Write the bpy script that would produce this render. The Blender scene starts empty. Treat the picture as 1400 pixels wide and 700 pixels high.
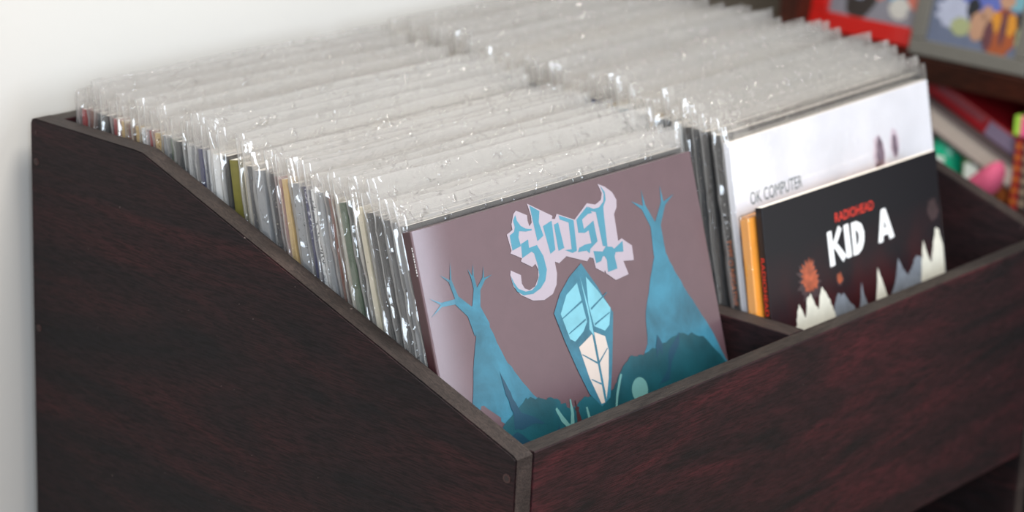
import bpy, bmesh, math, random
from math import sin, cos, pi, radians, asin, sqrt, exp
from mathutils import Vector, Matrix, noise
from mathutils.geometry import tessellate_polygon
random.seed(7)
SC = bpy.context.scene
COL = SC.collection
MM = 0.001
Z0 = 0.70          # height of the bin's low front rail above the floor

# ------------------------------------------------------------ camera, light
YAW, PITCH, ROLL, FPX = 0.8770, 0.3130, 0.0480, 3279.65
cam = bpy.data.cameras.new('camera'); camo = bpy.data.objects.new('camera', cam); COL.objects.link(camo)
d_ = Vector((sin(YAW)*cos(PITCH), cos(YAW)*cos(PITCH), -sin(PITCH)))
r_ = Vector((cos(YAW), -sin(YAW), 0)); u_ = r_.cross(d_)
r2 = r_*cos(ROLL) + u_*sin(ROLL); u2 = -r_*sin(ROLL) + u_*cos(ROLL)
camo.matrix_world = Matrix(((r2.x, u2.x, -d_.x, -1.13886), (r2.y, u2.y, -d_.y, -0.93514),
                            (r2.z, u2.z, -d_.z, 0.61874 + Z0), (0, 0, 0, 1)))
cam.sensor_width = 36; cam.lens = FPX*36/1400; cam.clip_start = 0.05
cam.dof.use_dof = True; cam.dof.focus_distance = 1.69; cam.dof.aperture_fstop = 5.0
SC.camera = camo

w = bpy.data.worlds.new('room_light'); SC.world = w; w.use_nodes = True
w.node_tree.nodes['Background'].inputs[0].default_value = (1.0, 0.968, 0.925, 1)
w.node_tree.nodes['Background'].inputs[1].default_value = 0.80

def area(name, loc, target, sx, sy, power, col):
    l = bpy.data.lights.new(name, 'AREA'); l.shape = 'RECTANGLE'; l.size = sx; l.size_y = sy
    l.energy = power; l.color = col
    o = bpy.data.objects.new(name, l); COL.objects.link(o); o.location = loc
    o.rotation_euler = (Vector(target)-Vector(loc)).to_track_quat('-Z', 'Y').to_euler()
    return o
area('window_light', (1.0, -2.35, 1.6), (0.3, 0.2, 0.75), 0.85, 1.1, 33, (0.76, 0.86, 1.0))
area('side_window_light', (-1.75, -1.7, 1.75), (0.1, 0.4, 0.75), 1.0, 1.3, 52, (0.76, 0.87, 1.0))
area('overhead_fill_light', (0.2, -0.3, 2.35), (0.4, 0.3, 0.0), 0.5, 0.5, 34, (1.0, 0.93, 0.85))  # added fill from above, no visible source; lifts the sleeve tops
SC.view_settings.view_transform = 'Standard'; SC.view_settings.look = 'None'
SC.view_settings.gamma = 1; SC.view_settings.use_curve_mapping = False
SC.view_settings.exposure = 0.10
SC.cycles.transparent_max_bounces = 24
SC.cycles.max_bounces = 14; SC.cycles.diffuse_bounces = 8; SC.cycles.glossy_bounces = 4

# ------------------------------------------------------------ materials
def lin(c):
    return tuple(((v/255)/12.92 if v/255 <= .04045 else ((v/255+.055)/1.055)**2.4) for v in c)+(1,)

class NT:
    def __init__(s, name):
        s.m = bpy.data.materials.new(name); s.m.use_nodes = True; s.t = s.m.node_tree
        s.b = s.t.nodes['Principled BSDF']; s.out = s.t.nodes['Material Output']
    def n(s, typ, **k):
        x = s.t.nodes.new(typ)
        for a, v in k.items():
            if a in x.inputs: x.inputs[a].default_value = v
            else: setattr(x, a, v)
        return x
    def l(s, a, b): s.t.links.new(a, b)
    def ramp(s, fac, stops):
        r = s.n('ShaderNodeValToRGB'); e = r.color_ramp.elements
        while len(e) < len(stops): e.new(.5)
        for q, (p, c) in zip(e, stops): q.position = p; q.color = c
        s.l(fac, r.inputs[0]); return r.outputs[0]
    def coords(s, scale=(1, 1, 1), rnd=False, rot=(0, 0, 0)):
        tc = s.n('ShaderNodeTexCoord'); mp = s.n('ShaderNodeMapping'); mp.inputs['Scale'].default_value = scale
        mp.inputs['Rotation'].default_value = rot
        s.l(tc.outputs['Object'], mp.inputs[0])
        if rnd:
            oi = s.n('ShaderNodeObjectInfo'); mu = s.n('ShaderNodeMath', operation='MULTIPLY'); mu.inputs[1].default_value = 37.0
            s.l(oi.outputs['Random'], mu.inputs[0]); s.l(mu.outputs[0], mp.inputs['Location'])
        return mp.outputs[0]
    def noise(s, vec, scale, detail=4, dist=0, rough=.5):
        x = s.n('ShaderNodeTexNoise'); x.inputs['Scale'].default_value = scale; x.inputs['Detail'].default_value = detail
        x.inputs['Distortion'].default_value = dist; x.inputs['Roughness'].default_value = rough
        s.l(vec, x.inputs['Vector']); return x.outputs[0]
    def bump(s, h, strength, dist=.001):
        b = s.n('ShaderNodeBump'); b.inputs['Strength'].default_value = strength; b.inputs['Distance'].default_value = dist
        s.l(h, b.inputs['Height']); s.l(b.outputs[0], s.b.inputs['Normal']); return b.outputs[0]

def plain(name, rgb, rough=.5, metal=0, coat=0, grain=0, gscale=400, spec=.5):
    k = NT(name); k.b.inputs['Base Color'].default_value = lin(rgb); k.b.inputs['Roughness'].default_value = rough
    k.b.inputs['Metallic'].default_value = metal; k.b.inputs['Coat Weight'].default_value = coat
    k.b.inputs['Specular IOR Level'].default_value = spec
    v = k.coords()
    f = k.noise(v, gscale, 3)
    c = lin(rgb)
    k.l(k.ramp(f, [(.3, tuple(x*.88 for x in c[:3])+(1,)), (.7, tuple(min(1, x*1.1) for x in c[:3])+(1,))]), k.b.inputs['Base Color'])
    if grain: k.bump(f, grain, .0004)
    return k.m

def wood(name, axis, dark, red, rough=.42, contrast=1.0, bump=.35):
    """stained oak-faced plywood: long cathedral figure plus fine open pores; axis = direction of the grain"""
    k = NT(name)
    st = {'x': (1.0, 6, 6), 'y': (6, 1.0, 6), 'z': (6, 6, 1.0)}[axis]
    rot = {'x': (0, radians(6), 0), 'y': (radians(-12), 0, 0), 'z': (0, 0, 0)}[axis]
    v = k.coords(st, rot=rot)
    big = k.noise(v, 3.0, 6, 1.4, .62)
    fine = k.noise(k.coords(tuple(a*7 if a > 1 else 3 for a in st), rot=rot), 20, 4, .5, .7)
    m = k.n('ShaderNodeMix', data_type='RGBA')
    ra = k.ramp(big, [(.36, lin(dark)), (.52, lin(tuple((a+b)/2 for a, b in zip(dark, red)))), (.68, lin(red))])
    rb = k.ramp(fine, [(.42, (.12, .12, .14, 1)), (.56, (1, 1, 1, 1))])
    m.blend_type = 'MULTIPLY'; m.inputs[0].default_value = .78*contrast
    k.l(ra, m.inputs[6]); k.l(rb, m.inputs[7]); k.l(m.outputs[2], k.b.inputs['Base Color'])
    # scattered scuffs of pale dust
    sc_ = k.noise(k.coords(), 260, 2)
    m2 = k.n('ShaderNodeMix', data_type='RGBA'); k.l(k.ramp(sc_, [(.76, (0, 0, 0, 1)), (.80, (1, 1, 1, 1))]), m2.inputs[0])
    k.l(m.outputs[2], m2.inputs[6]); m2.inputs[7].default_value = lin((120, 108, 104)); k.l(m2.outputs[2], k.b.inputs['Base Color'])
    k.b.inputs['Roughness'].default_value = rough; k.b.inputs['Specular IOR Level'].default_value = .25
    k.bump(fine, bump, .0006)
    return k.m

M = {}
M['wood_y'] = wood('stained_plywood_side', 'y', (20, 17, 20), (50, 24, 26), rough=.6)
M['wood_x'] = wood('stained_plywood_front', 'x', (17, 13, 16), (66, 24, 29), rough=.55)
M['edge_y'] = wood('plywood_edge_side', 'y', (38, 32, 30), (66, 56, 52), rough=.6, contrast=.8, bump=.5)
M['edge_x'] = wood('plywood_edge_front', 'x', (38, 33, 31), (62, 56, 51), rough=.6, contrast=.8, bump=.5)
M['plug'] = plain('filled_screw_hole', (34, 22, 22), .6)
M['plug_ring'] = plain('screw_hole_ring', (58, 34, 31), .6)
M['shelf_wood'] = wood('bookcase_wood', 'y', (46, 20, 10), (84, 34, 18), rough=.45)
def wallmat(name, rgb):
    k = NT(name); k.b.inputs['Roughness'].default_value = .85
    c = lin(rgb); f = k.noise(k.coords(), 3, 3)
    k.l(k.ramp(f, [(.3, tuple(x*.97 for x in c[:3])+(1,)), (.7, c)]), k.b.inputs['Base Color'])
    k.bump(k.noise(k.coords(), 220, 4), .12, .001); return k.m
M['wall'] = wallmat('cream_wall_paint', (188, 187, 183))
M['taupe'] = wallmat('taupe_wall_paint', (112, 104, 92))
M['ceiling'] = wallmat('ceiling_paint', (240, 240, 236))
M['floor'] = wood('oak_floor', 'x', (120, 84, 52), (160, 116, 76), rough=.35, contrast=.5)

def poly_sleeve(name, haze, rough=.10, bump=.5):
    k = NT(name); t = k.t
    t.nodes.remove(k.b)
    v = k.coords(rnd=True)
    n1 = k.noise(v, 26, 3, 1.2, .5)          # soft creases
    n2 = k.noise(v, 120, 2, .6, .5)          # small dimples that glint
    pk = k.ramp(n2, [(.62, (0, 0, 0, 1)), (.72, (1, 1, 1, 1))])
    add = k.n('ShaderNodeMath', operation='MULTIPLY_ADD'); add.inputs[1].default_value = 1.9; k.l(pk, add.inputs[0]); k.l(n1, add.inputs[2])
    b = k.n('ShaderNodeBump'); b.inputs['Strength'].default_value = bump; b.inputs['Distance'].default_value = .0022
    k.l(add.outputs[0], b.inputs['Height'])
    tr = k.n('ShaderNodeBsdfTransparent'); tr.inputs[0].default_value = (1, 1, 1, 1)
    di = k.n('ShaderNodeBsdfDiffuse'); di.inputs[0].default_value = (.635, .627, .61, 1)
    tl = k.n('ShaderNodeBsdfTranslucent'); tl.inputs[0].default_value = (.635, .62, .60, 1)
    m1 = k.n('ShaderNodeMixShader'); m1.inputs[0].default_value = .55; k.l(di.outputs[0], m1.inputs[1]); k.l(tl.outputs[0], m1.inputs[2])
    m2 = k.n('ShaderNodeMixShader'); m2.inputs[0].default_value = haze; k.l(tr.outputs[0], m2.inputs[1]); k.l(m1.outputs[0], m2.inputs[2])
    gl = k.n('ShaderNodeBsdfGlossy'); gl.inputs['Roughness'].default_value = rough; k.l(b.outputs[0], gl.inputs['Normal'])
    fr = k.n('ShaderNodeFresnel'); fr.inputs['IOR'].default_value = 1.5; k.l(b.outputs[0], fr.inputs['Normal'])
    mu = k.n('ShaderNodeMath', operation='MULTIPLY_ADD'); mu.inputs[1].default_value = 1.1; mu.inputs[2].default_value = .05
    mu.use_clamp = True; k.l(fr.outputs[0], mu.inputs[0])
    mn = k.n('ShaderNodeMath', operation='MINIMUM'); mn.inputs[1].default_value = .30; k.l(mu.outputs[0], mn.inputs[0])
    m3 = k.n('ShaderNodeMixShader'); k.l(mn.outputs[0], m3.inputs[0]); k.l(m2.outputs[0], m3.inputs[1]); k.l(gl.outputs[0], m3.inputs[2])
    k.l(m3.outputs[0], k.out.inputs[0])
    return k.m
M['sleeve'] = poly_sleeve('clear_plastic_sleeve', .13, .07, .26)
M['flap'] = poly_sleeve('scuffed_sleeve_mouth', .24, .05, .75)
M['seam'] = poly_sleeve('welded_sleeve_seam', .42, .12, .1)
M['sleeve_clear'] = poly_sleeve('glass_clear_plastic_sleeve', .05, .08, .12)

def spine_mat(name, base, ink, amount):
    """paper spine with a run of small printed marks"""
    k = NT(name); v = k.coords((1, 1, 1), rnd=True)
    n_ = k.noise(v, 620, 1); band = k.noise(k.coords((.01, .01, 1), rnd=True), 9, 1)
    mu = k.n('ShaderNodeMath', operation='MULTIPLY'); k.l(n_, mu.inputs[0]); k.l(band, mu.inputs[1])
    k.l(k.ramp(mu.outputs[0], [(.40-amount, lin(base)), (.43-amount, lin(ink))]), k.b.inputs['Base Color'])
    k.b.inputs['Roughness'].default_value = .4; k.b.inputs['Coat Weight'].default_value = .3
    return k.m

# ------------------------------------------------------------ mesh helpers
def mesh_obj(name, bm, mats, parent=None, loc=None, smooth=False, free=True):
    me = bpy.data.meshes.new(name); bm.normal_update(); bm.to_mesh(me)
    if free: bm.free()
    for m_ in (mats if isinstance(mats, (list, tuple)) else [mats]): me.materials.append(m_)
    if smooth:
        for p in me.polygons: p.use_smooth = True
    o = bpy.data.objects.new(name, me); COL.objects.link(o)
    if parent: o.parent = parent
    if loc: o.location = loc
    return o
def P3(x, y, z): return Vector((x*MM, y*MM, z*MM))
def prism(bm, pts, lo, hi, axis='x', mi=0, mi_side=None):
    """extrude a 2-D outline (mm) along an axis; caps get mi, side faces mi_side"""
    f = {'x': lambda a, b, c: P3(c, a, b), 'y': lambda a, b, c: P3(a, c, b), 'z': lambda a, b, c: P3(a, b, c)}[axis]
    A = [bm.verts.new(f(a, b, lo)) for a, b in pts]; B = [bm.verts.new(f(a, b, hi)) for a, b in pts]
    n = len(pts); fs = [bm.faces.new(A[::-1]), bm.faces.new(B)]
    for q in fs: q.material_index = mi
    for i in range(n):
        q = bm.faces.new((A[i], A[(i+1) % n], B[(i+1) % n], B[i])); q.material_index = mi if mi_side is None else mi_side
        fs.append(q)
    bmesh.ops.recalc_face_normals(bm, faces=fs)
    return fs
def box(bm, x0, x1, y0, y1, z0, z1, mi=0):
    return prism(bm, [(x0, y0), (x1, y0), (x1, y1), (x0, y1)], z0, z1, 'z', mi)
def bevel(bm, w_, seg=2):
    bmesh.ops.bevel(bm, geom=list(bm.edges), offset=w_*MM, segments=seg, affect='EDGES', profile=.5, clamp_overlap=True)
def boxo(name, x0, x1, y0, y1, z0, z1, mat, parent=None, bev=0, loc=None):
    bm = bmesh.new(); box(bm, x0, x1, y0, y1, z0, z1)
    if bev: bevel(bm, bev)
    return mesh_obj(name, bm, mat, parent, loc)
def empty(name, loc, rot=(0, 0, 0), label=None, cat=None, group=None):
    o = bpy.data.objects.new(name, None); COL.objects.link(o); o.location = loc; o.rotation_euler = rot
    o.empty_display_size = .05
    tag(o, label, cat, group); return o
def tag(o, label=None, cat=None, group=None, kind=None):
    for a, v in (('label', label), ('category', cat), ('group', group), ('kind', kind)):
        if v: o[a] = v
    return o
def struct(o): o['kind'] = 'structure'; return o

def decal(name, polys, H, depth, mat, parent, label=None, bend=lambda u: 0):
    """flat print on a cover: outlines in cover millimetres (u right, v down from the top edge)"""
    for poly in polys:
        bm = bmesh.new()
        vs = [bm.verts.new(P3(u, bend(u)-depth, H-v)) for u, v in poly]
        for t in tessellate_polygon([[Vector((u, v, 0)) for u, v in poly]]):
            try: bm.faces.new([vs[i] for i in t])
            except ValueError: pass
        for f in bm.faces:
            f.normal_update()
            if f.normal.y > 0: f.normal_flip()
        o = mesh_obj(name, bm, mat, parent)
        if label: o['label'] = label
    return o
def text_on(name, body, u, v, size, mat, parent, H, depth=.2, bold=0, sx=1, rot=0, face='front', label=None):
    cu = bpy.data.curves.new('t', 'FONT'); cu.body = body; cu.size = size*MM; cu.offset = bold*MM; cu.resolution_u = 3
    t = bpy.data.objects.new('t', cu); COL.objects.link(t); bpy.context.view_layer.update()
    me = bpy.data.meshes.new_from_object(t); bpy.data.objects.remove(t)
    for p in me.vertices:
        a, b = p.co.x*sx, p.co.y
        a, b = a*cos(rot)-b*sin(rot), a*sin(rot)+b*cos(rot)
        if face == 'front': p.co = (u*MM+a, -depth*MM, (H-v)*MM+b)
        else: p.co = (-depth*MM, u*MM-a, (H-v)*MM+b)        # left-hand spine, reading across +y to -y
    me.name = name; me.materials.clear(); me.materials.append(mat)
    o = bpy.data.objects.new(name, me); COL.objects.link(o); o.parent = parent
    if label: o['label'] = label
    return o

# ------------------------------------------------------------ room
def wallbox(name, x0, x1, y0, y1, z0, z1, mat): return struct(boxo(name, x0, x1, y0, y1, z0, z1, mat))
wallbox('floor', -2600, 2000, -3000, 1300, -60, 0, M['floor'])
wallbox('wall_back', -2600, 870, 521, 640, 0, 2500, M['wall'])
wallbox('wall_alcove', 870, 1500, 900, 1000, 0, 2500, M['taupe'])
wallbox('wall_right', 1340, 1440, -350, 900, 0, 2500, M['taupe'])
wallbox('baseboard_back', -2600, 870, 507, 521, 0, 90, M['ceiling'])

# ------------------------------------------------------------ the record bin
T = 18; XR = 722; D = 504; KNEE = 370; H = 131.5; BOT = -700; XD = 343; TF = 15
binr = empty('record_bin', (0, 0, Z0), label='dark reddish-brown stained plywood record bin with sloping sides against the cream wall', cat='record bin')
prof = [(0, BOT), (D, BOT), (D, H-4), (D-1.2, H-1.2), (D-4, H), (KNEE+14, H), (KNEE+4, H-.6), (KNEE-5, H-3.6), (3, 1.3), (0, -1)]
def side(x0, x1, name='side_panel'):
    bm = bmesh.new(); prism(bm, prof, x0, x1, 'x', 0, 1)
    bmesh.ops.bevel(bm, geom=[e for e in bm.edges if abs(e.verts[0].co.x-e.verts[1].co.x) < 1e-6], offset=.0011, segments=2, affect='EDGES')
    return mesh_obj(name, bm, [M['wood_y'], M['edge_y']], binr)
sp = side(0, T); side(XR, XR+T)
for (y, z, r) in ((7.3, -15.8, 2.6), (7.3, -185, 2.6), (497, 97.3, 2.2), (497, 121, .9), (497, -40, 2.2)):
    bm = bmesh.new()
    bmesh.ops.create_cone(bm, segments=14, radius1=r*1.25*MM, radius2=r*1.25*MM, depth=.5*MM, cap_ends=True, matrix=Matrix.Translation(P3(-.15, y, z)) @ Matrix.Rotation(pi/2, 4, 'Y'))
    o = mesh_obj('screw_plug', bm, M['plug_ring'], binr)
    bm = bmesh.new()
    bmesh.ops.create_cone(bm, segments=14, radius1=r*.8*MM, radius2=r*.8*MM, depth=.5*MM, cap_ends=True, matrix=Matrix.Translation(P3(-.3, y, z)) @ Matrix.Rotation(pi/2, 4, 'Y'))
    mesh_obj('plug_filler', bm, M['plug'], o)
def board(name, x0, x1, y0, y1, z0, z1, mats, edge_face, bev=.9):
    bm = bmesh.new(); fs = box(bm, x0, x1, y0, y1, z0, z1)
    for f in fs:
        f.normal_update()
        if edge_face(f.normal): f.material_index = 1
    bevel(bm, bev); return mesh_obj(name, bm, mats, binr)
up = lambda n: abs(n.z) > .9
board('front_board', T+1.1, XR-.6, 0, TF, -204, 0, [M['wood_x'], M['edge_x']], up)
board('divider_panel', XD, XD+20, TF, D-18, -173, 0, [M['wood_y'], M['edge_y']], up)
board('back_board', T, XR, D-16, D, BOT+40, H-1.5, [M['wood_x'], M['edge_x']], up)
board('base_board', T, XR, TF, D-16, -191, -173.5, [M['wood_x'], M['edge_x']], up)
board('lower_shelf', T, XR, 8, D-16, -640, -622, [M['wood_x'], M['edge_x']], lambda n: n.y < -.9)
board('lower_divider', XD, XD+20, 8, D-16, -622, -191, [M['wood_y'], M['edge_y']], lambda n: n.y < -.9)
board('toe_board', T, XR, 20, 38, -700, -640, [M['wood_x'], M['edge_x']], up)

# ------------------------------------------------------------ record parts
def jacket_bm(W, Hh, th, bev=.5):
    bm = bmesh.new()
    n = 12
    fs = box(bm, 0, W, 0, th, 0, Hh)
    for f in fs:
        f.normal_update()
        if f.normal.x < -.9: f.material_index = 1
        elif f.normal.z > .9 or f.normal.x > .9: f.material_index = 2
    bevel(bm, min(bev, th*.3)); return bm

def sleeve_bm(W, Hh, th, over, seed, soft=1.0):
    """two thin plastic sheets round the jacket, joined at the sides, open and slack at the top"""
    L = -5.5; Rr = W+4.5; Tp = Hh+over
    xs = [L, L+.7, L+1.5, L+2.5, L+3.6, L+4.6, 0, 1.2, 2.5, 4.5, 8, 12, 18] + [18+(W-36)*i/22 for i in range(1, 22)] + [W-18, W-9, W-3, W, W+1.5, W+3, Rr]
    zs = [-1.5, 40, 90] + [90+6.5*i for i in range(1, 30)]
    zs = [z for z in zs if z < Hh-14] + [Hh-14+i*3.5 for i in range(5)] + [Hh+over*q for q in (.2, .4, .6, .8)] + [Hh+over-2, Hh+over]
    bm = bmesh.new(); o = Vector((seed*13.7, seed*5.1, seed*2.3))
    rows = {}
    for s in (-1, 1):
        for i, x in enumerate(xs):
            for j, z in enumerate(zs):
                dl = x-L; dr = Rr-x; dt = Tp-z
                pinch = min(1, (dl/5.2)**.7) * min(1, (dr/4.4)**.7)
                slack = max(0, (z-Hh)/over)
                half = (th/2+.55)*(1-.45*slack)*pinch
                e = max(exp(-dl/9), exp(-dr/9)); et = exp(-max(dt, 0)/12)
                a = noise.noise(Vector((x*.16, z*.022, s*.7))+o)*2.4 + (.5-abs(noise.noise(Vector((x*.24, z*.05, s*.8))+o*1.7)))*2.0 + noise.noise(Vector((x*.1, z*.13, s))+o*1.2)*.9
                b = noise.noise(Vector((x*.028, z*.03, s*.4))+o*2)*.7 + noise.noise(Vector((x*.008, z*.008, 0))+o*.6)*1.3
                y = th/2 + s*half + soft*(a*(.04+.70*e) + b*(.05+.85*et))
                if 0 <= x <= W and z <= Hh-1: y = min(y, -.25) if s < 0 else max(y, th+.25)
                xx = x + (noise.noise(Vector((0, z*.07, 0))+o)*1.7 if i < 4 else 0)
                zz = z + (noise.noise(Vector((x*.03, 3, s))+o)*1.0 + noise.noise(Vector((x*.010, 9, 0))+o)*1.6)*slack
                if i in (0, len(xs)-1) or j == 0:
                    if s == 1:
                        rows[(s, i, j)] = rows[(-1, i, j)]; continue
                    y = th/2 + soft*a*.6
                rows[(s, i, j)] = bm.verts.new(P3(xx, y, zz))
        for i in range(len(xs)-1):
            for j in range(len(zs)-1):
                q = [rows[(s, i, j)], rows[(s, i+1, j)], rows[(s, i+1, j+1)], rows[(s, i, j+1)]]
                if s > 0: q.reverse()
                if len(set(q)) == 4:
                    try:
                        f = bm.faces.new(q)
                        if i == 0 or i == len(xs)-2: f.material_index = 1
                        elif zs[j] >= Hh: f.material_index = 2
                    except ValueError: pass
    return bm

PAPER = plain('jacket_board_edge', (222, 216, 206), .8)
CM = {}
for n_, base, ink, am in (('cream', (214, 204, 180), (90, 80, 70), 0.02), ('white', (232, 232, 230), (60, 60, 64), 0.02), ('black', (20, 20, 23), (190, 190, 190), 0.0),
        ('charcoal', (52, 54, 58), (170, 165, 150), 0.02), ('red', (150, 34, 36), (230, 220, 210), 0.0), ('navy', (34, 36, 84), (190, 190, 200), 0.02),
        ('tan', (196, 164, 104), (70, 50, 30), 0.02), ('teal', (40, 100, 112), (220, 225, 220), 0.0), ('brown', (112, 62, 44), (30, 20, 18), 0.03),
        ('grey', (138, 140, 142), (30, 30, 30), 0.03), ('green', (66, 84, 60), (210, 205, 150), 0.02), ('orange', (206, 120, 50), (60, 30, 20), 0.0)):
    CM[n_] = (plain('cover_'+n_, base, .35, coat=.2, gscale=60), spine_mat('spine_'+n_, base, ink, am))
OLIVE = (plain('cover_olive', (100, 94, 40), .5, gscale=90), plain('spine_olive', (118, 112, 54), .45, gscale=160))

THS = (4.8, 6.4, 9.0)
JME = {}
def jacket_mesh(th):
    if th not in JME:
        bm = jacket_bm(315, 315, th); me = bpy.data.meshes.new('jacket'); bm.normal_update(); bm.to_mesh(me); bm.free()
        for m_ in (PAPER, PAPER, PAPER): me.materials.append(m_)
        JME[th] = me
    return JME[th]
SME = {}
def sleeve_mesh(th, var):
    if (th, var) not in SME:
        bm = sleeve_bm(315, 315, th, (15, 19, 14, 23, 17, 27)[var], var*7+int(th*10)); me = bpy.data.meshes.new('sleeve'); bm.normal_update(); bm.to_mesh(me); bm.free()
        me.materials.append(M['sleeve']); me.materials.append(M['seam']); me.materials.append(M['flap'])
        for p in me.polygons: p.use_smooth = True
        SME[(th, var)] = me
    return SME[(th, var)]
def record(x, y, lean, yaw, th, colour, var, label, group, mats=None, sleeve=True, slm=None):
    e = empty('vinyl_record', (x*MM, y*MM, Z0-.173), (-asin(lean), 0, yaw), label, 'record', group)
    j = bpy.data.objects.new('jacket', jacket_mesh(th)); COL.objects.link(j); j.parent = e
    cm = mats or CM[colour]
    for i, m_ in enumerate((cm[0], cm[1], PAPER)):
        j.material_slots[i].link = 'OBJECT'; j.material_slots[i].material = m_
    if sleeve:
        s = bpy.data.objects.new('sleeve', sleeve_mesh(th, var)); COL.objects.link(s); s.parent = e
        if slm: s.material_slots[0].link = 'OBJECT'; s.material_slots[0].material = slm
    return e

ORD = lambda n: '%d%s' % (n, 'th' if 10 <= n % 100 <= 20 else {1: 'st', 2: 'nd', 3: 'rd'}.get(n % 10, 'th'))
def row(n, x0, yb0, yb1, yt0, yt1, yaw0, where, group, front_cols, special):
    th = [random.choices(THS, (5, 4, 2))[0] for _ in range(n)]
    for k in special.get('thick', ()): th[k] = 9.0
    gap = [t+random.uniform(.8, 3.0)+(2.0 if random.random() < .12 else 0) for t in th]
    tot = sum(gap); acc = 0
    pool = ['cream']*5+['white']*7+['black']*6+['charcoal']*4+['grey']*5+['red', 'red', 'navy', 'navy', 'tan', 'tan', 'tan', 'teal', 'brown', 'brown', 'green', 'orange']
    for k in range(n):
        q = acc/tot; acc += gap[k]
        yb = yb0+(yb1-yb0)*q; yt = yt0+(yt1-yt0)*q
        lean = (yt-yb)/315 + random.uniform(-.002, .002)
        c = front_cols[k] if k < len(front_cols) else random.choice(pool)
        if k == special.get('olive', -1):
            record(x0+1, yb, lean, 0, 9.0, None, 0, 'olive-green record jacket without a plastic sleeve among the sleeved records', group, mats=OLIVE, sleeve=False)
            continue
        var = random.randrange(6)
        if k < 2: var = 0
        tall = (' and tall flap',) if var in (3, 5) else ('',)
        rec = record(x0+random.uniform(-1.5, 2.2), yb, lean, yaw0*(1-q)+random.uniform(-.003, .003), th[k], c, var,
               'plastic-sleeved record with %s spine, %s %s' % (c, ORD(k+1), where), group)
        if special.get('spine_text') and k == 0: text_on('spine_lettering', 'TYPE O NEGATIVE', th[k]/2+2.2, 84, 6.6, plain('orange_spine_ink', (226, 112, 50), .5), rec, 315, depth=.25, rot=-pi/2, face='side', label='orange lettering on the black spine')
row(42, 25.5, 32.5, 464, 128, 482, 0, 'behind the mauve jacket in left compartment', 'sleeved records in the left compartment',
    ['black', 'grey', 'charcoal', 'black', 'black', 'cream', 'black', 'green', 'cream', 'brown', 'grey', 'white', 'navy', 'grey', 'tan', 'red', 'charcoal'],
    {'olive': 20})
row(43, 373, 43.5, 464, 113, 482, .033, 'behind the white jacket in right compartment', 'sleeved records in the right compartment',
    ['black', 'black', 'charcoal', 'black', 'white', 'black', 'grey', 'tan'], {'spine_text': True, 'thick': (0,)})

# ------------------------------------------------------------ mauve record with teal printing
def cover_print(name, rgb, rough=.38, metal=.25, var=.25, sc_=14):
    k = NT(name); c = lin(rgb); f = k.noise(k.coords(), sc_, 5, .4, .65)
    k.l(k.ramp(f, [(.3, tuple(x*(1-var) for x in c[:3])+(1,)), (.7, tuple(min(1, x*(1+var)) for x in c[:3])+(1,))]), k.b.inputs['Base Color'])
    k.b.inputs['Roughness'].default_value = rough; k.b.inputs['Metallic'].default_value = metal
    k.b.inputs['Coat Weight'].default_value = .5; k.b.inputs['Coat Roughness'].default_value = .3
    k.bump(k.noise(k.coords(), 900, 3), .3, .0003); return k.m
MAUVE = cover_print('mauve_satin_board', (86, 64, 70), .40, .15, .06, 60)
MAUVE.node_tree.nodes['Principled BSDF'].inputs['Coat Weight'].default_value = 1.0
MAUVE_SP = cover_print('dark_mauve_spine', (62, 34, 38), .4, .1, .1, 60)
TEAL_L = cover_print('teal_ink', (62, 126, 146), .4, .2, .12, 18)
TEAL_M = cover_print('mid_teal_ink', (44, 104, 124), .4, .2, .4, 22)
TEAL_D = cover_print('dark_teal_ink', (17, 70, 80), .4, .2, .4, 18)
TEAL_X = cover_print('deep_blue_ink', (22, 62, 82), .4, .2, .15, 14)
LILAC = cover_print('pale_lilac_ink', (156, 146, 156), .45, .1, .04)
AQUA = cover_print('pale_aqua_ink', (106, 166, 180), .4, .1, .14, 30)
BONE = cover_print('bone_ink', (180, 168, 160), .45, 0, .04)
SAGE = cover_print('sage_ink', (92, 140, 138), .45, .1, .1)
gl_ = .305; GH = 315
g = empty('vinyl_record', (.020, .0203, Z0-.173), (-asin(gl_), 0, 0), 'mauve record jacket with teal landscape print and spiky lettering, front of left compartment', 'record')
bm = bmesh.new()
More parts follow.
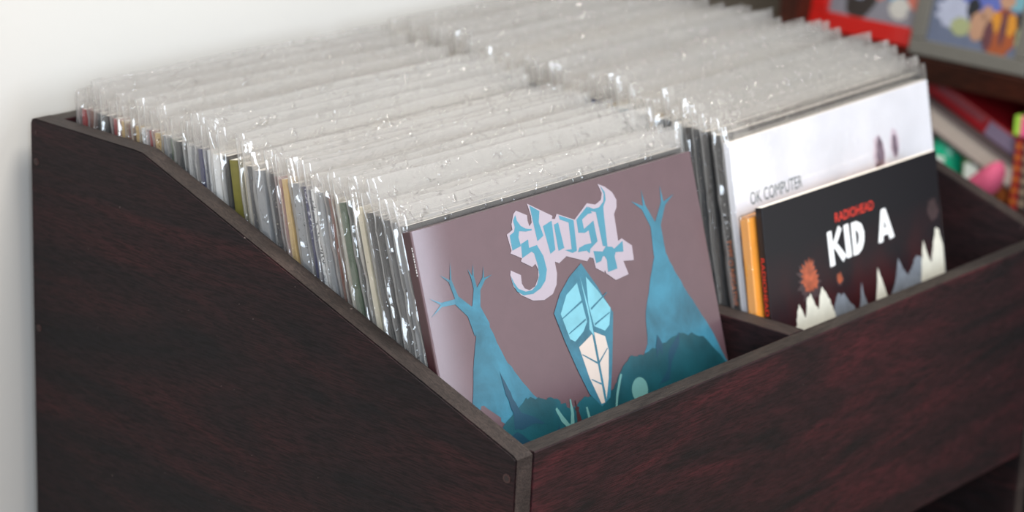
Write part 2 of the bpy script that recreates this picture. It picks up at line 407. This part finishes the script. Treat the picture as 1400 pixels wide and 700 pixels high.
# rounded spine edge: the cover board rolls back to the spine on the left
BEND = lambda u: .0030*max(0, 34-u)**2
outl = [(0, 11.4), (-.9, 11.0), (-1.0, 4.6), (-.6, 3.9)]+[(u, BEND(u)) for u in (.6, 2, 4, 6, 8, 10, 12, 14, 16, 18, 20, 22, 24, 26, 28, 30, 32, 35)]+[(315.5, 0), (316, .5), (316, 7.0), (315.5, 7.5), (60, 7.5)]
fs = prism(bm, outl, 0, GH, 'z', 0)
for f in fs:
    f.normal_update()
    cx = f.calc_center_median()
    if cx.x < .0 and abs(f.normal.z) < .5: f.material_index = 1
mesh_obj('jacket', bm, [MAUVE, MAUVE_SP], g, smooth=False)
OUT = [(104.7, 6.0), (115.5, 11.5), (114.9, 15.3), (115.7, 19.6), (118.9, 17.5), (119.4, 12.7), (117.7, 3.4), (142.3, 17.2), (141.2, 19.4), (144.3, 20.0), (147.4, 16.8), (165.7, 24.7), (182.7, 15.7), (191.9, 18.5), (199.2, 16.3), (201.7, 11.8), (198.8, 4.1), (206.3, 7.6), (213.7, 13.3), (217.0, 19.7), (215.4, 25.2), (211.2, 29.4), (210.2, 49.8), (214.6, 48.8), (225.0, 56.4), (224.2, 67.5), (211.9, 65.6), (215.1, 76.5), (199.2, 77.5), (190.0, 70.6), (188.8, 67.8), (187.9, 69.4), (179.1, 64.0), (178.5, 56.4), (174.5, 54.9), (170.9, 57.2), (149.3, 48.8), (139.9, 52.1), (135.6, 49.9), (135.6, 58.6), (132.9, 66.4), (127.0, 72.1), (116.7, 74.3), (104.7, 72.0), (93.1, 65.3), (87.0, 57.7), (86.0, 49.2), (87.3, 46.1), (97.1, 51.6), (96.4, 57.7), (98.4, 61.6), (102.9, 64.0), (109.6, 62.7), (114.6, 57.5), (116.3, 51.6), (114.5, 47.1), (110.5, 48.6), (99.8, 42.2), (101.4, 40.2), (90.6, 34.4), (92.2, 32.7), (90.5, 20.7), (97.3, 18.6), (97.4, 14.6), (101.4, 7.8)]
TEAL = [[(103.2, 8.8), (103.6, 13.0), (106.5, 17.5), (111.3, 20.5), (117.5, 22.0), (117.3, 23.0), (110.7, 22.5), (103.9, 20.9), (102.0, 25.1), (102.9, 31.5), (93.2, 32.9), (93.2, 21.9), (98.5, 20.3), (100.2, 17.2), (99.7, 12.3)], [(103.3, 30.2), (111.7, 28.5), (111.0, 34.6), (119.9, 34.3), (124.6, 43.6), (125.5, 53.6), (121.6, 61.1), (115.1, 65.3), (106.1, 67.4), (96.0, 66.2), (89.9, 62.1), (87.0, 56.3), (86.6, 50.0), (88.4, 55.2), (91.8, 60.5), (98.7, 64.1), (105.8, 64.6), (111.9, 61.8), (116.2, 55.8), (116.7, 48.9), (115.2, 39.6), (113.0, 37.7), (101.8, 40.2)], [(119.9, 5.2), (129.3, 11.2), (126.4, 19.0), (128.8, 29.2), (121.2, 31.8), (120.5, 19.2)], [(130.1, 22.5), (140.5, 20.4), (138.6, 41.7), (132.5, 43.5)], [(142.1, 23.8), (147.2, 23.1), (148.6, 42.4), (141.8, 43.3)], [(149.1, 18.3), (164.5, 24.9), (161.9, 47.3), (156.7, 47.9), (149.1, 44.2), (156.5, 45.0), (158.5, 25.4), (149.7, 21.5)], [(167.8, 25.1), (182.0, 18.0), (186.5, 23.8), (181.5, 23.6), (174.0, 26.3), (174.1, 33.5), (186.4, 29.5), (186.7, 45.3), (177.3, 49.0), (175.3, 52.2), (172.7, 49.5), (162.7, 48.5), (165.0, 45.8), (171.9, 44.8), (179.5, 45.2), (179.1, 35.5), (174.4, 36.4), (167.1, 34.9)], [(201.2, 5.9), (205.2, 11.4), (204.6, 17.3), (200.6, 21.6), (199.6, 26.4), (196.8, 51.4), (191.6, 49.9), (190.9, 24.0), (184.6, 22.0), (183.0, 18.2), (188.8, 21.2), (195.5, 21.3), (201.4, 18.2), (203.6, 12.9)], [(180.0, 51.3), (190.4, 53.9), (194.6, 50.9), (202.0, 52.7), (203.8, 54.5), (215.1, 50.8), (213.9, 58.8), (204.8, 57.3), (202.8, 60.1), (203.4, 69.6), (192.0, 69.8), (193.3, 61.0), (191.5, 57.7), (189.4, 57.3), (186.7, 60.3), (180.6, 60.7)]]
def bar(x0, y0, x1, y1, w0, w1=None):
    w1 = w1 or w0; dx, dy = x1-x0, y1-y0; L = sqrt(dx*dx+dy*dy); nx, ny = -dy/L, dx/L
    return [(x0+nx*w0/2, y0+ny*w0/2), (x1+nx*w1/2, y1+ny*w1/2), (x1-nx*w1/2, y1-ny*w1/2), (x0-nx*w0/2, y0-ny*w0/2)]
def rough_line(pts, amp, n=5, seed=0):
    out = []
    for i in range(len(pts)-1):
        (a, b), (c, d) = pts[i], pts[i+1]
        for k in range(n):
            t = k/n; x = a+(c-a)*t; y = b+(d-b)*t
            f = 0 if k == 0 else 1
            out.append((x+amp*f*noise.noise(Vector((x*.31, y*.31, seed))), y+amp*f*noise.noise(Vector((x*.31, y*.31, seed+9)))))
    out.append(pts[-1]); return out
# hills
hill = rough_line([(0.2, 172), (16, 176), (50, 150), (78, 137), (92, 141), (110, 146), (124, 158), (140, 152), (160, 158), (176, 152), (188, 142), (199, 136), (214, 139), (234, 136), (262, 133), (290, 142), (315.8, 172)], 3, 6, 2)
decal('hill_print', [[(0.2, 314.5)]+hill+[(315.8, 314.5)]], GH, .42, TEAL_D, g, 'dark teal printed hills')
# two bare trees with flared trunks, each one closed outline grown by forking
def tree_outline(x, y, ang, ln, wd, depth_, rs):
    """walk round a forking tree: returns the outline from the left foot of this limb to its right foot"""
    dx, dy = sin(ang), -cos(ang); nx, ny = -dy, dx      # n points to the limb's right
    tx, ty = x+dx*ln, y+dy*ln; w2 = wd*.62
    left = [(x-nx*wd/2, y-ny*wd/2)]; right = [(x+nx*wd/2, y+ny*wd/2)]
    if depth_ == 0: return left+[(tx, ty)]+right
    out = list(left); k_ = 3 if depth_ > 1 and rs.random() < .6 else 2
    spread = rs.uniform(.42, .62)
    for i in range(k_):
        f = (i-(k_-1)/2)/((k_-1)/2)
        bx, by = tx+nx*f*w2*.36, ty+ny*f*w2*.36
        out += tree_outline(bx, by, ang+f*spread+rs.uniform(-.12, .12), ln*rs.uniform(.68, .95), w2/k_*1.45, depth_-1, rs)
    return out+right
def tree(foot, tops, rs, ang, ln, wd, lev):
    (lx, rx) = foot
    crown = tree_outline(tops[0], tops[1], ang, ln, wd, lev, rs)
    return [lx]+crown+[rx]
rs = random.Random(5)
base_l = rough_line([(16, 176), (22, 132), (34, 96), (40, 82)], 1.2, 4, 3); base_lr = rough_line([(55, 80), (64, 104), (74, 120), (84, 134), (96, 146), (90, 172)], 1.2, 4, 4)
decal('tree_print', [base_l+tree_outline(47, 80, -.30, 17, 18, 3, rs)+base_lr], GH, .34, TEAL_M, g, 'teal printed bare tree, left of the crystal', bend=BEND)
rs = random.Random(23)
base_r = rough_line([(196, 176), (206, 150), (222, 132), (227, 108), (240, 84), (249, 70)], 1.2, 4, 5); base_rr = rough_line([(263, 69), (270, 86), (280, 104), (290, 120), (303, 142), (315.6, 170), (300, 176)], 1.2, 4, 6)
decal('tree_print', [base_r+tree_outline(256, 70, .06, 24, 15, 2, rs)+base_rr], GH, .2, TEAL_M, g, 'teal printed bare tree, right of the crystal')
# tall faceted crystal between them
decal('crystal_print', [[(163.5, 57), (177, 78), (189, 100), (182, 122), (176, 140), (168, 160), (157, 164), (146, 152), (138, 132), (130, 108), (124, 86), (134, 74), (148, 64)]], GH, .50, TEAL_M, g, 'mid teal printed crystal')
decal('facet_print', [[(155, 70), (141, 76), (131, 88), (136, 108), (141, 111), (152, 106), (158, 100)], [(166, 68), (176, 80), (187, 96), (182, 108), (176, 111), (165, 105), (163, 88)], [(159.5, 66), (161, 98), (159, 106), (163, 112), (162.5, 90)]], GH, .56, AQUA, g, 'pale aqua printed facets')
decal('shard_print', [[(144, 116), (161, 110), (161, 162), (157, 162), (149, 140)], [(163.5, 109), (175, 115), (176, 126), (170, 146), (163.5, 160)]], GH, .56, BONE, g, 'bone-coloured printed lower facets')
decal('facet_line_print', [bar(131, 92, 157, 84, .8, 1.6), bar(165, 92, 186, 84, 1.6, .8), bar(136, 104, 157, 98, .8, 1.4), bar(166, 104, 185, 99, 1.4, .8), bar(146, 122, 161, 132, .8, 1.4), bar(163, 132, 175, 124, 1.4, .8), bar(151, 142, 161, 148, .8, 1.2)], GH, .62, TEAL_M, g, 'teal lines across the facets')
# moon disc, branches and dark birds low on the hills
decal('moon_print', [[(203+9.5*cos(a*pi/12), 163+9.5*sin(a*pi/12)) for a in range(24)]], GH, .50, SAGE, g, 'sage printed moon')
decal('twig_print', [rough_line([(108, 152), (113, 160), (119, 168), (122, 160), (123, 150), (124.5, 150), (125, 161), (122, 174), (119.5, 174), (110, 163), (106, 153)], .6, 3, 1),
                     rough_line([(171, 170), (176, 158), (184, 146), (186, 147), (179, 158), (173, 171)], .8, 3, 4), [(139, 160), (141, 160), (143, 176), (140, 176)]], GH, .50, SAGE, g, 'sage printed twigs')
decal('spire_print', [[(128.6, 152), (129.2, 152), (129.8, 157), (132, 158), (130.6, 160), (134, 178), (126, 178), (127.8, 160), (126.6, 158), (128.2, 157)]], GH, .50, MAUVE_SP, g, 'dark printed spire')
decal('bird_print', [rough_line([(56, 112), (60, 122), (64, 134), (70, 146), (82, 152), (93, 160), (80, 157), (70, 158), (60, 156), (62, 144), (58, 130)], 1.4, 3, 6),
                     rough_line([(52, 160), (62, 158), (76, 170), (84, 186), (70, 182), (56, 172)], 1.6, 3, 8), rough_line([(108, 164), (104, 174), (94, 182), (97, 174)], 1, 3, 2),
                     rough_line([(262, 132), (258, 142), (246, 152), (240, 164), (226, 166), (240, 156), (246, 142)], 1.5, 3, 7), rough_line([(235, 128), (239, 136), (237, 146), (235, 138), (229, 146), (231, 136)], .8, 3, 9)], GH, .56, TEAL_X, g, 'deep blue printed birds')
decal('lettering_back', [OUT], GH, .30, LILAC, g, 'pale lilac backing of the spiky lettering')
decal('lettering', TEAL, GH, .38, TEAL_L, g, 'teal spiky lettering')
WHITE_INK = plain('white_ink', (225, 225, 225), .5)
bm = bmesh.new()
for k in range(11): box(bm, -1.12, -1.02, 4.0, 4.9, GH-12-k*1.9, GH-11-k*1.9+.4*(k % 2))
mesh_obj('spine_print', bm, WHITE_INK, g)

# ------------------------------------------------------------ white record
WHITE = plain('white_cover_board', (222, 223, 229), .35, gscale=12)
INK = plain('grey_green_ink', (74, 88, 86), .5); INK2 = plain('dark_ink', (60, 62, 66), .5)
okr = empty('vinyl_record', (.371, .0352, Z0-.173), (-asin(.2185), 0, .033), 'white record jacket with thin grey lettering in a clear sleeve, behind the small jackets', 'record')
bm = jacket_bm(315, 311, 5.6); mesh_obj('jacket', bm, [WHITE, WHITE, PAPER], okr)
ls = sleeve_bm(315, 311, 5.6, 13, 91, .55)
mesh_obj('sleeve', ls, [M['sleeve_clear'], M['seam'], M['sleeve_clear']], okr, smooth=True)
text_on('lettering', 'OK COMPUTER', 20.5, 54, 14.6, INK, okr, 311, .15, 0, .76, .0, label='thin grey lettering')
text_on('lettering', 'RADIOHEAD', 22.5, 64.5, 8.2, INK2, okr, 311, .15, 0, .9, .0, label='small dark lettering')
SM1 = cover_print('smoky_violet_ink', (120, 104, 118), .4, 0, .6, 120); SM2 = cover_print('pale_rose_ink', (206, 192, 202), .4, 0, .1, 60)
def blob(cx, cy, rx, ry, seed, n=22): return [(cx+rx*cos(2*pi*i/n)*(1+.35*noise.noise(Vector((cos(i*.7), sin(i*.7), seed)))), cy+ry*sin(2*pi*i/n)*(1+.3*noise.noise(Vector((i*.6, seed, 2))))) for i in range(n)]
decal('smudge_print', [blob(222, 52, 10, 19, 1), blob(249, 45, 7.5, 13, 2)], 311, .13, SM2, okr)
decal('smudge_print', [blob(224, 50, 6.5, 15, 3), blob(249.5, 47, 4.4, 10, 4), blob(217, 62, 3, 6, 5)], 311, .18, SM1, okr)

# ------------------------------------------------------------ the two ten-inch records in front
ORANGE = plain('orange_jacket_board', (236, 156, 44), .35, coat=.4, gscale=50)
ORSP = spine_mat('orange_spine', (236, 156, 46), (240, 200, 130), .03)
e = empty('vinyl_record', (.3655, .0262, Z0-.173), (-asin(.2), 0, .012), 'small orange record jacket between the white and the black jackets', 'record')
bm = jacket_bm(259, 254, 8.0, 1.0); mesh_obj('jacket', bm, [ORANGE, ORSP, ORANGE], e)
bm = sleeve_bm(259, 254, 8.0, 1.5, 55, .25); o = mesh_obj('sleeve', bm, [M['sleeve_clear'], M['sleeve_clear'], M['sleeve_clear']], e, smooth=True)
BLACKC = cover_print('charcoal_cover_ink', (50, 51, 57), .34, .0, .14, 9)
BLACKS = plain('black_spine_board', (24, 23, 25), .4)
k = NT('night_cover')           # charcoal that turns to a dull maroon in cloudy patches lower down
f1 = k.noise(k.coords(), 16, 4, .3); tcz = k.n('ShaderNodeSeparateXYZ'); tc = k.n('ShaderNodeTexCoord'); k.l(tc.outputs['Object'], tcz.inputs[0])
mr = k.n('ShaderNodeMapRange'); mr.inputs[1].default_value = .225; mr.inputs[2].default_value = .15; k.l(tcz.outputs[2], mr.inputs[0])
mu = k.n('ShaderNodeMath', operation='MULTIPLY'); k.l(mr.outputs[0], mu.inputs[0]); k.l(k.ramp(f1, [(.38, (0, 0, 0, 1)), (.64, (1, 1, 1, 1))]), mu.inputs[1])
mx = k.n('ShaderNodeMix', data_type='RGBA'); k.l(mu.outputs[0], mx.inputs[0]); mx.inputs[6].default_value = lin((21, 21, 25)); mx.inputs[7].default_value = lin((58, 22, 24))
k.l(mx.outputs[2], k.b.inputs['Base Color']); k.b.inputs['Roughness'].default_value = .36; k.b.inputs['Specular IOR Level'].default_value = .3; NIGHT = k.m
KH = 262
kr = empty('vinyl_record', (.373, .0180, Z0-.173), (-asin(.2), 0, 0), 'small black record jacket with blocky white lettering over snowy peaks, front of right compartment', 'record')
bm = jacket_bm(263, KH, 6.4, .7); mesh_obj('jacket', bm, [NIGHT, BLACKS, PAPER], kr)
RED = plain('red_ink', (214, 54, 38), .45); CREAM = cover_print('snow_ink', (206, 204, 190), .45, 0, .1, 60); SLATE = cover_print('slate_ink', (112, 118, 126), .45, 0, .3, 60)
text_on('lettering', 'RADIOHEAD', 99.5, 31.5, 11.2, RED, kr, KH, .2, 0, .92, .0, label='small red lettering')
kid = [bar(90, 37, 91.5, 66, 6.4, 7.2), bar(106, 36.5, 94.5, 51.5, 5.6, 5), bar(97, 49, 109.5, 63.5, 5, 7), bar(115, 36, 116.5, 64, 7, 7.6),
       [(122.5, 36.5), (131, 36.5), (138, 40), (141, 47), (140, 55), (136, 61), (130, 64), (123, 64), (123, 58), (128.5, 57.5), (132, 54), (133, 49), (131.5, 45), (129, 43.5), (128, 43.3), (128.5, 57.6), (123, 58.1)],
       [(169.5, 34), (175.5, 34), (186.5, 60.5), (179, 61.5), (177.6, 56.5), (169.6, 56.5), (168.6, 61.5), (161.5, 61.5), (168.3, 36)]]
decal('lettering', kid, KH, .22, plain('white_letter_ink', (236, 238, 238), .45), kr, 'white blocky lettering')
decal('counter_print', [[(172.4, 42.5), (175.2, 50.5), (171, 50.5)]], KH, .28, BLACKC, kr)
random.seed(21)
def peak(c, w_, top, base, seed, n=9):
    L = [(c-w_/2*(1-(i/n)**1.1), base-(base-top)*(i/n)) for i in range(n)]; R_ = [(c+w_/2*(1-(i/n)**1.1), base-(base-top)*(i/n)) for i in range(n)][::-1]
    return [(x+1.8*noise.noise(Vector((x*.4, y*.4, seed))), y+1.5*noise.noise(Vector((x*.5, y*.3, seed+4)))) for x, y in L+[(c, top)]+R_]
def ridge(pts, amp, seed): return rough_line(pts, amp, 5, seed)+[(pts[-1][0], 180), (pts[0][0], 180)]
decal('peak_print', [ridge([(84, 112), (90, 97), (96, 89), (99, 93), (104, 91), (112, 101), (122, 110)], 1.5, 3), ridge([(124, 112), (128, 102), (131, 88), (134, 100), (140, 112)], 1, 5),
                     ridge([(172, 112), (182, 100), (190, 80), (197, 92), (204, 98), (212, 90), (218, 84), (226, 86), (232, 112)], 1.6, 7)], KH, .12, SLATE, kr, 'slate printed peaks')
decal('peak_print', [ridge([(28, 116), (34, 98), (39, 86), (43, 92), (47, 99), (51, 84), (56, 81), (61, 90), (66, 97), (70, 84), (73, 79), (79, 86), (86, 98), (93, 116)], 2, 11), ridge([(150, 112), (154, 98), (157, 81), (163, 94), (170, 112)], .8, 13),
                     ridge([(222, 112), (226, 90), (231, 73), (236, 86), (241, 95), (246, 82), (252, 66), (257, 68), (262.5, 84)], 1.2, 17)], KH, .17, CREAM, kr, 'cream snowy printed peaks')
FIRE = cover_print('fire_ink', (150, 70, 40), .45, 0, .6, 130); FIRE2 = cover_print('ember_ink', (52, 36, 38), .45, 0, .5, 70)
def flame(cx, cy, s, seed, n=36):
    out = []
    for i in range(n):
        a = 2*pi*i/n; r = s*(1+.3*noise.noise(Vector((cos(a)*2, sin(a)*2, seed)))+(.13 if i % 2 else -.13)*(1.6 if sin(a) < .2 else .8)); out.append((cx+r*cos(a)*.95+r*.12*sin(a*3), cy+r*sin(a)*1.1))
    return out
decal('ember_print', [flame(56, 71, 15, 1), flame(100, 79, 5, 2), flame(250, 50, 9, 4)], KH, .11, FIRE2, kr)
decal('flame_print', [flame(57, 67, 11.5, 1), flame(100, 78, 4.0, 2)], KH, .15, FIRE, kr, 'orange printed flames')
text_on('spine_lettering', 'RADIOHEAD', 5.2, 40, 5.2, RED, kr, KH, .25, 0, 1.6, -pi/2, 'side', 'red lettering on the spine')

# ------------------------------------------------------------ bookcase with picture frames and clutter
ST, SB = 52, 26          # shelf top and underside
bc = empty('bookcase', (1.06, .525, 0), label='dark red-brown wooden bookcase along the right side of the room', cat='bookcase')
def bpart(name, x0, x1, y0, y1, z0, z1, mat=None):
    bm = bmesh.new(); box(bm, x0-1060, x1-1060, y0-525, y1-525, z0+700, z1+700); bevel(bm, 1.2)
    return mesh_obj(name, bm, mat or M['shelf_wood'], bc)
bpart('side_panel', 1060, 1330, 503, 525, -700, 800); bpart('side_panel', 1060, 1330, -320, -298, -700, 800)
bpart('back_panel', 1322, 1330, -298, 503, -700, 800, plain('black_back_board', (24, 22, 22), .7))
LOW = -92
for z in (ST, LOW, -330, 420, 800): bpart('shelf', 1060, 1322, -298, 503, z-26, z)
bpart('plinth', 1064, 1084, -298, 503, -700, -620)

def blobs_print(parent, W_, H_, cols, x):
    for i, (c, lst) in enumerate(cols):
        ink = plain('photo_ink', tuple(int(q*.8) for q in c), .5)
        for (u, v, a, b) in lst:
            bm = bmesh.new()
            bm.faces.new([bm.verts.new(P3(x-.15-.08*i, -(u*W_+a*cos(t*pi/9)*(1+.2*sin(t*3+u*9))), v*H_+b*sin(t*pi/9))) for t in range(18)])
            mesh_obj('photo_print', bm, ink, parent)
def frame(x, y_left, w_, h_, bw, mat, lean, label, base, cols):
    """picture frame facing -x, its left edge (seen from the bin) at y_left, leaning back"""
    e = empty('picture_frame', (x*MM, y_left*MM, Z0+ST*MM), (0, lean, 0), label, 'picture frame')
    bm = bmesh.new()
    for (a, b, c, d) in ((0, w_, 0, bw), (0, w_, h_-bw, h_), (0, bw, bw, h_-bw), (w_-bw, w_, bw, h_-bw)):
        fs = box(bm, -7, 7, -b, -a, c, d)
    bevel(bm, 1.5); mesh_obj('border', bm, mat, e)
    bm = bmesh.new(); box(bm, -1, 1, -(w_-bw+2), -(bw-2), bw-2, h_-bw+2); ph = mesh_obj('photo', bm, base, e)
    blobs_print(ph, w_, h_, cols, -1)
    bm = bmesh.new(); box(bm, 7, 9, -(w_-4), -4, 4, h_-4); mesh_obj('backing', bm, M['taupe'], e)
    bm = bmesh.new(); prism(bm, [(9, h_*.75), (13, h_*.75), (9+h_*.42, 1+h_*.42*sin(lean)), (3+h_*.42, 0+h_*.42*sin(lean))], -w_/2-14, -w_/2+14, 'y')
    mesh_obj('strut', bm, M['taupe'], e)
    return e
frame(1092, 504, 205, 155, 21, plain('red_lacquer', (168, 20, 13), .35, coat=.3), radians(12), 'red picture frame on top of the bookcase shelf, nearer the wall',
      plain('red_photo_base', (112, 112, 120), .5), [((52, 44, 40), [(.28, .5, 26, 60), (.72, .6, 30, 40)]), ((176, 186, 212), [(.27, .52, 20, 40)]), ((216, 122, 104), [(.4, .42, 10, 22), (.62, .42, 12, 26)]), ((84, 170, 214), [(.5, .36, 12, 12)]),
       ((214, 212, 204), [(.53, .25, 13, 12)]), ((196, 138, 30), [(.78, .4, 16, 34), (.86, .3, 8, 20)]), ((30, 34, 70), [(.82, .2, 22, 9)])])
frame(1070, 360, 142, 190, 17, plain('grey_frame_paint', (92, 90, 84), .4), radians(12), 'grey picture frame with a colourful group snapshot, nearer the viewer',
      plain('grey_photo_base', (84, 92, 112), .5), [((96, 112, 190), [(.45, .42, 40, 30)]), ((120, 180, 196), [(.8, .5, 24, 30), (.2, .48, 14, 16)]), ((186, 192, 214), [(.3, .27, 20, 17)]), ((24, 28, 36), [(.46, .31, 8, 12), (.86, .26, 10, 14), (.6, .2, 7, 14)]),
       ((196, 150, 120), [(.52, .22, 10, 16), (.58, .3, 7, 8), (.72, .39, 9, 9)]), ((170, 178, 130), [(.38, .2, 12, 10), (.9, .2, 8, 16)]), ((170, 84, 40), [(.72, .2, 16, 28)]), ((224, 150, 40), [(.66, .26, 6, 12), (.79, .26, 6, 12)]), ((104, 58, 64), [(.62, .18, 6, 16), (.73, .24, 4, 20)])])

def book(loc, dims, rot, cover, label, pages=(168, 156, 146)):
    """lying book: dims = (depth from the viewer, length along the shelf, thickness); spine on the far side"""
    dx, dy, dz = dims
    e = empty('book', loc, rot, label, 'book')
    bm = bmesh.new(); t = min(2.5, dz*.15)
    box(bm, 0, dx, -dy, 0, 0, t); box(bm, 0, dx, -dy, 0, dz-t, dz); box(bm, dx-t, dx, -dy, 0, t, dz-t); bevel(bm, .5)
    mesh_obj('cover', bm, cover, e)
    bm = bmesh.new(); box(bm, 3, dx-t, -dy+3, -3, t, dz-t); mesh_obj('pages', bm, plain('page_edges', pages, .8), e)
    return e
def zz(z): return Z0+z*MM
tilt = radians(23.5)
RB = plain('crimson_book_cloth', (132, 18, 26), .4, coat=.2)
b1 = empty('book', (1.078, .362, zz(20)), (tilt, 0, 0), 'crimson book lying slantwise on a grey-brown book in the bookcase', 'book')
bm = bmesh.new(); box(bm, 0, 170, -158, 0, 0, 21); bevel(bm, 2.5); mesh_obj('cover', bm, RB, b1)
bm = bmesh.new(); box(bm, -.4, .1, -146, -104, 2, 19); mesh_obj('spine_label', bm, plain('lilac_grey_label', (112, 100, 120), .5), b1)
bm = bmesh.new(); box(bm, -.4, .1, -98, -34, 11, 18); mesh_obj('spine_band', bm, plain('dusty_red_band', (118, 56, 62), .5), b1)
b2 = book((1.068, .362, zz(-11)), (170, 150, 27), (tilt, 0, 0), plain('grey_brown_book_cloth', (70, 60, 60), .6), 'grey-brown book with pale pages lying slantwise under the crimson book')
def lathe(name, prof_, loc, mat, label, cat, seg=20, lab2=None):
    e = empty(name, loc, label=label, cat=cat)
    bm = bmesh.new(); rings = []
    for r, z in prof_: rings.append([bm.verts.new(P3(r*cos(2*pi*i/seg), r*sin(2*pi*i/seg), z)) for i in range(seg)])
    for a, b in zip(rings, rings[1:]):
        for i in range(seg): bm.faces.new((a[i], a[(i+1) % seg], b[(i+1) % seg], b[i]))
    bm.faces.new(rings[0][::-1]); bm.faces.new(rings[-1])
    mesh_obj('body', bm, mat, e, smooth=True); return e
jar = [(15, 0), (18, 2), (18.5, 30), (18, 42), (12, 48), (11, 50)]
def pot(loc, mat, capmat, label, sc_=1.0, patch=None):
    e = lathe('paint_jar', [(r*sc_, z*sc_) for r, z in jar], loc, mat, label, 'jar')
    bm = bmesh.new(); bmesh.ops.create_cone(bm, segments=18, radius1=13*sc_*MM, radius2=12*sc_*MM, depth=9*sc_*MM, cap_ends=True, matrix=Matrix.Translation(P3(0, 0, 54*sc_))); mesh_obj('cap', bm, capmat, e)
    if patch:
        bm = bmesh.new(); box(bm, -19.2*sc_, -17.4*sc_, -7*sc_, 7*sc_, 14*sc_, 34*sc_); mesh_obj('patch', bm, patch, e)
    return e
PALE = plain('pale_paper', (206, 214, 206), .6)
pot((1.092, .314, zz(LOW)), plain('emerald_plastic', (10, 150, 112), .3), plain('dark_cap', (30, 34, 60), .4), 'emerald green plastic jar with pale patch on the lower bookcase shelf', 1.15, PALE)
pot((1.092, .272, zz(LOW)), plain('leaf_green_plastic', (84, 128, 58), .35), plain('pale_green_cap', (170, 190, 160), .4), 'leaf green jar with pale label beside the emerald jar', 1.15, PALE)
pot((1.10, .2405, zz(LOW)), plain('rust_orange_plastic', (190, 104, 50), .35), plain('grey_cap', (130, 120, 116), .4), 'small rust orange jar between the green jar and standing books', .82)
def upbook(y0, y1, z1, mat, label, x0=1066, dep=140, band=None):
    e = empty('book', (x0*MM, y0*MM, zz(LOW)), label=label, cat='book')
    bm = bmesh.new(); box(bm, 0, dep, -(y0-y1), 0, 0, z1-LOW); bevel(bm, 1.4); mesh_obj('cover', bm, mat, e)
    bm = bmesh.new(); box(bm, 4, dep-3, -(y0-y1)+2, -2, z1-LOW-1.5, z1-LOW+.3); mesh_obj('pages', bm, PAPER, e)
    if band:
        bm = bmesh.new()
        for k_ in range(6): box(bm, -.4, .1, -(y0-y1)+2, -2, 8+k_*12, 14+k_*12)
        mesh_obj('spine_band', bm, band, e)
upbook(221.5, 212, -12, plain('dark_red_cloth', (128, 24, 26), .5), 'dark red book standing upright on the lower bookcase shelf', band=plain('ochre_band', (172, 96, 32), .5))
upbook(211.5, 201, -15, plain('brown_black_cloth', (54, 44, 40), .5), 'brown-black book with beige marks standing beside the dark red book', band=plain('beige_band', (140, 124, 104), .6))
upbook(200.5, 180, -10, plain('deep_blue_cloth', (20, 52, 84), .5), 'deep blue book standing upright at the right end of the row')
e = empty('box', (1.064, .224, zz(-9.6)), label='small pink box with lime green end lying on the standing books', cat='box')
bm = bmesh.new(); box(bm, 0, 90, -60, -7, 0, 21); bevel(bm, 1.2); mesh_obj('body', bm, plain('pink_card', (222, 92, 138), .5), e)
bm = bmesh.new(); box(bm, 0, 90, -6.9, 0, 0, 21); bevel(bm, .8); mesh_obj('end_band', bm, plain('lime_card', (150, 196, 66), .5), e)
# soft pink toy: a rounded cone lying on its side
bm = bmesh.new(); seg = 18; rings = []
for r, t in ((2, -30), (8, -24), (13, -8), (17, 8), (19, 20), (17, 29), (10, 34), (3, 36)):
    rings.append([bm.verts.new(P3(r*cos(2*pi*i/seg)*.9+r*.0, -t*.85, t*.55+22+r*sin(2*pi*i/seg))) for i in range(seg)])
for a, b in zip(rings, rings[1:]):
    for i in range(seg): bm.faces.new((a[i], a[(i+1) % seg], b[(i+1) % seg], b[i]))
bm.faces.new(rings[0][::-1]); bm.faces.new(rings[-1]); bmesh.ops.recalc_face_normals(bm, faces=bm.faces)
toy = mesh_obj('soft_toy', bm, plain('pink_plush', (176, 72, 102), .8), None, (1.030, .243, zz(-86)), smooth=True)
tag(toy, 'soft pink rounded toy lying in front of the standing books', 'toy')
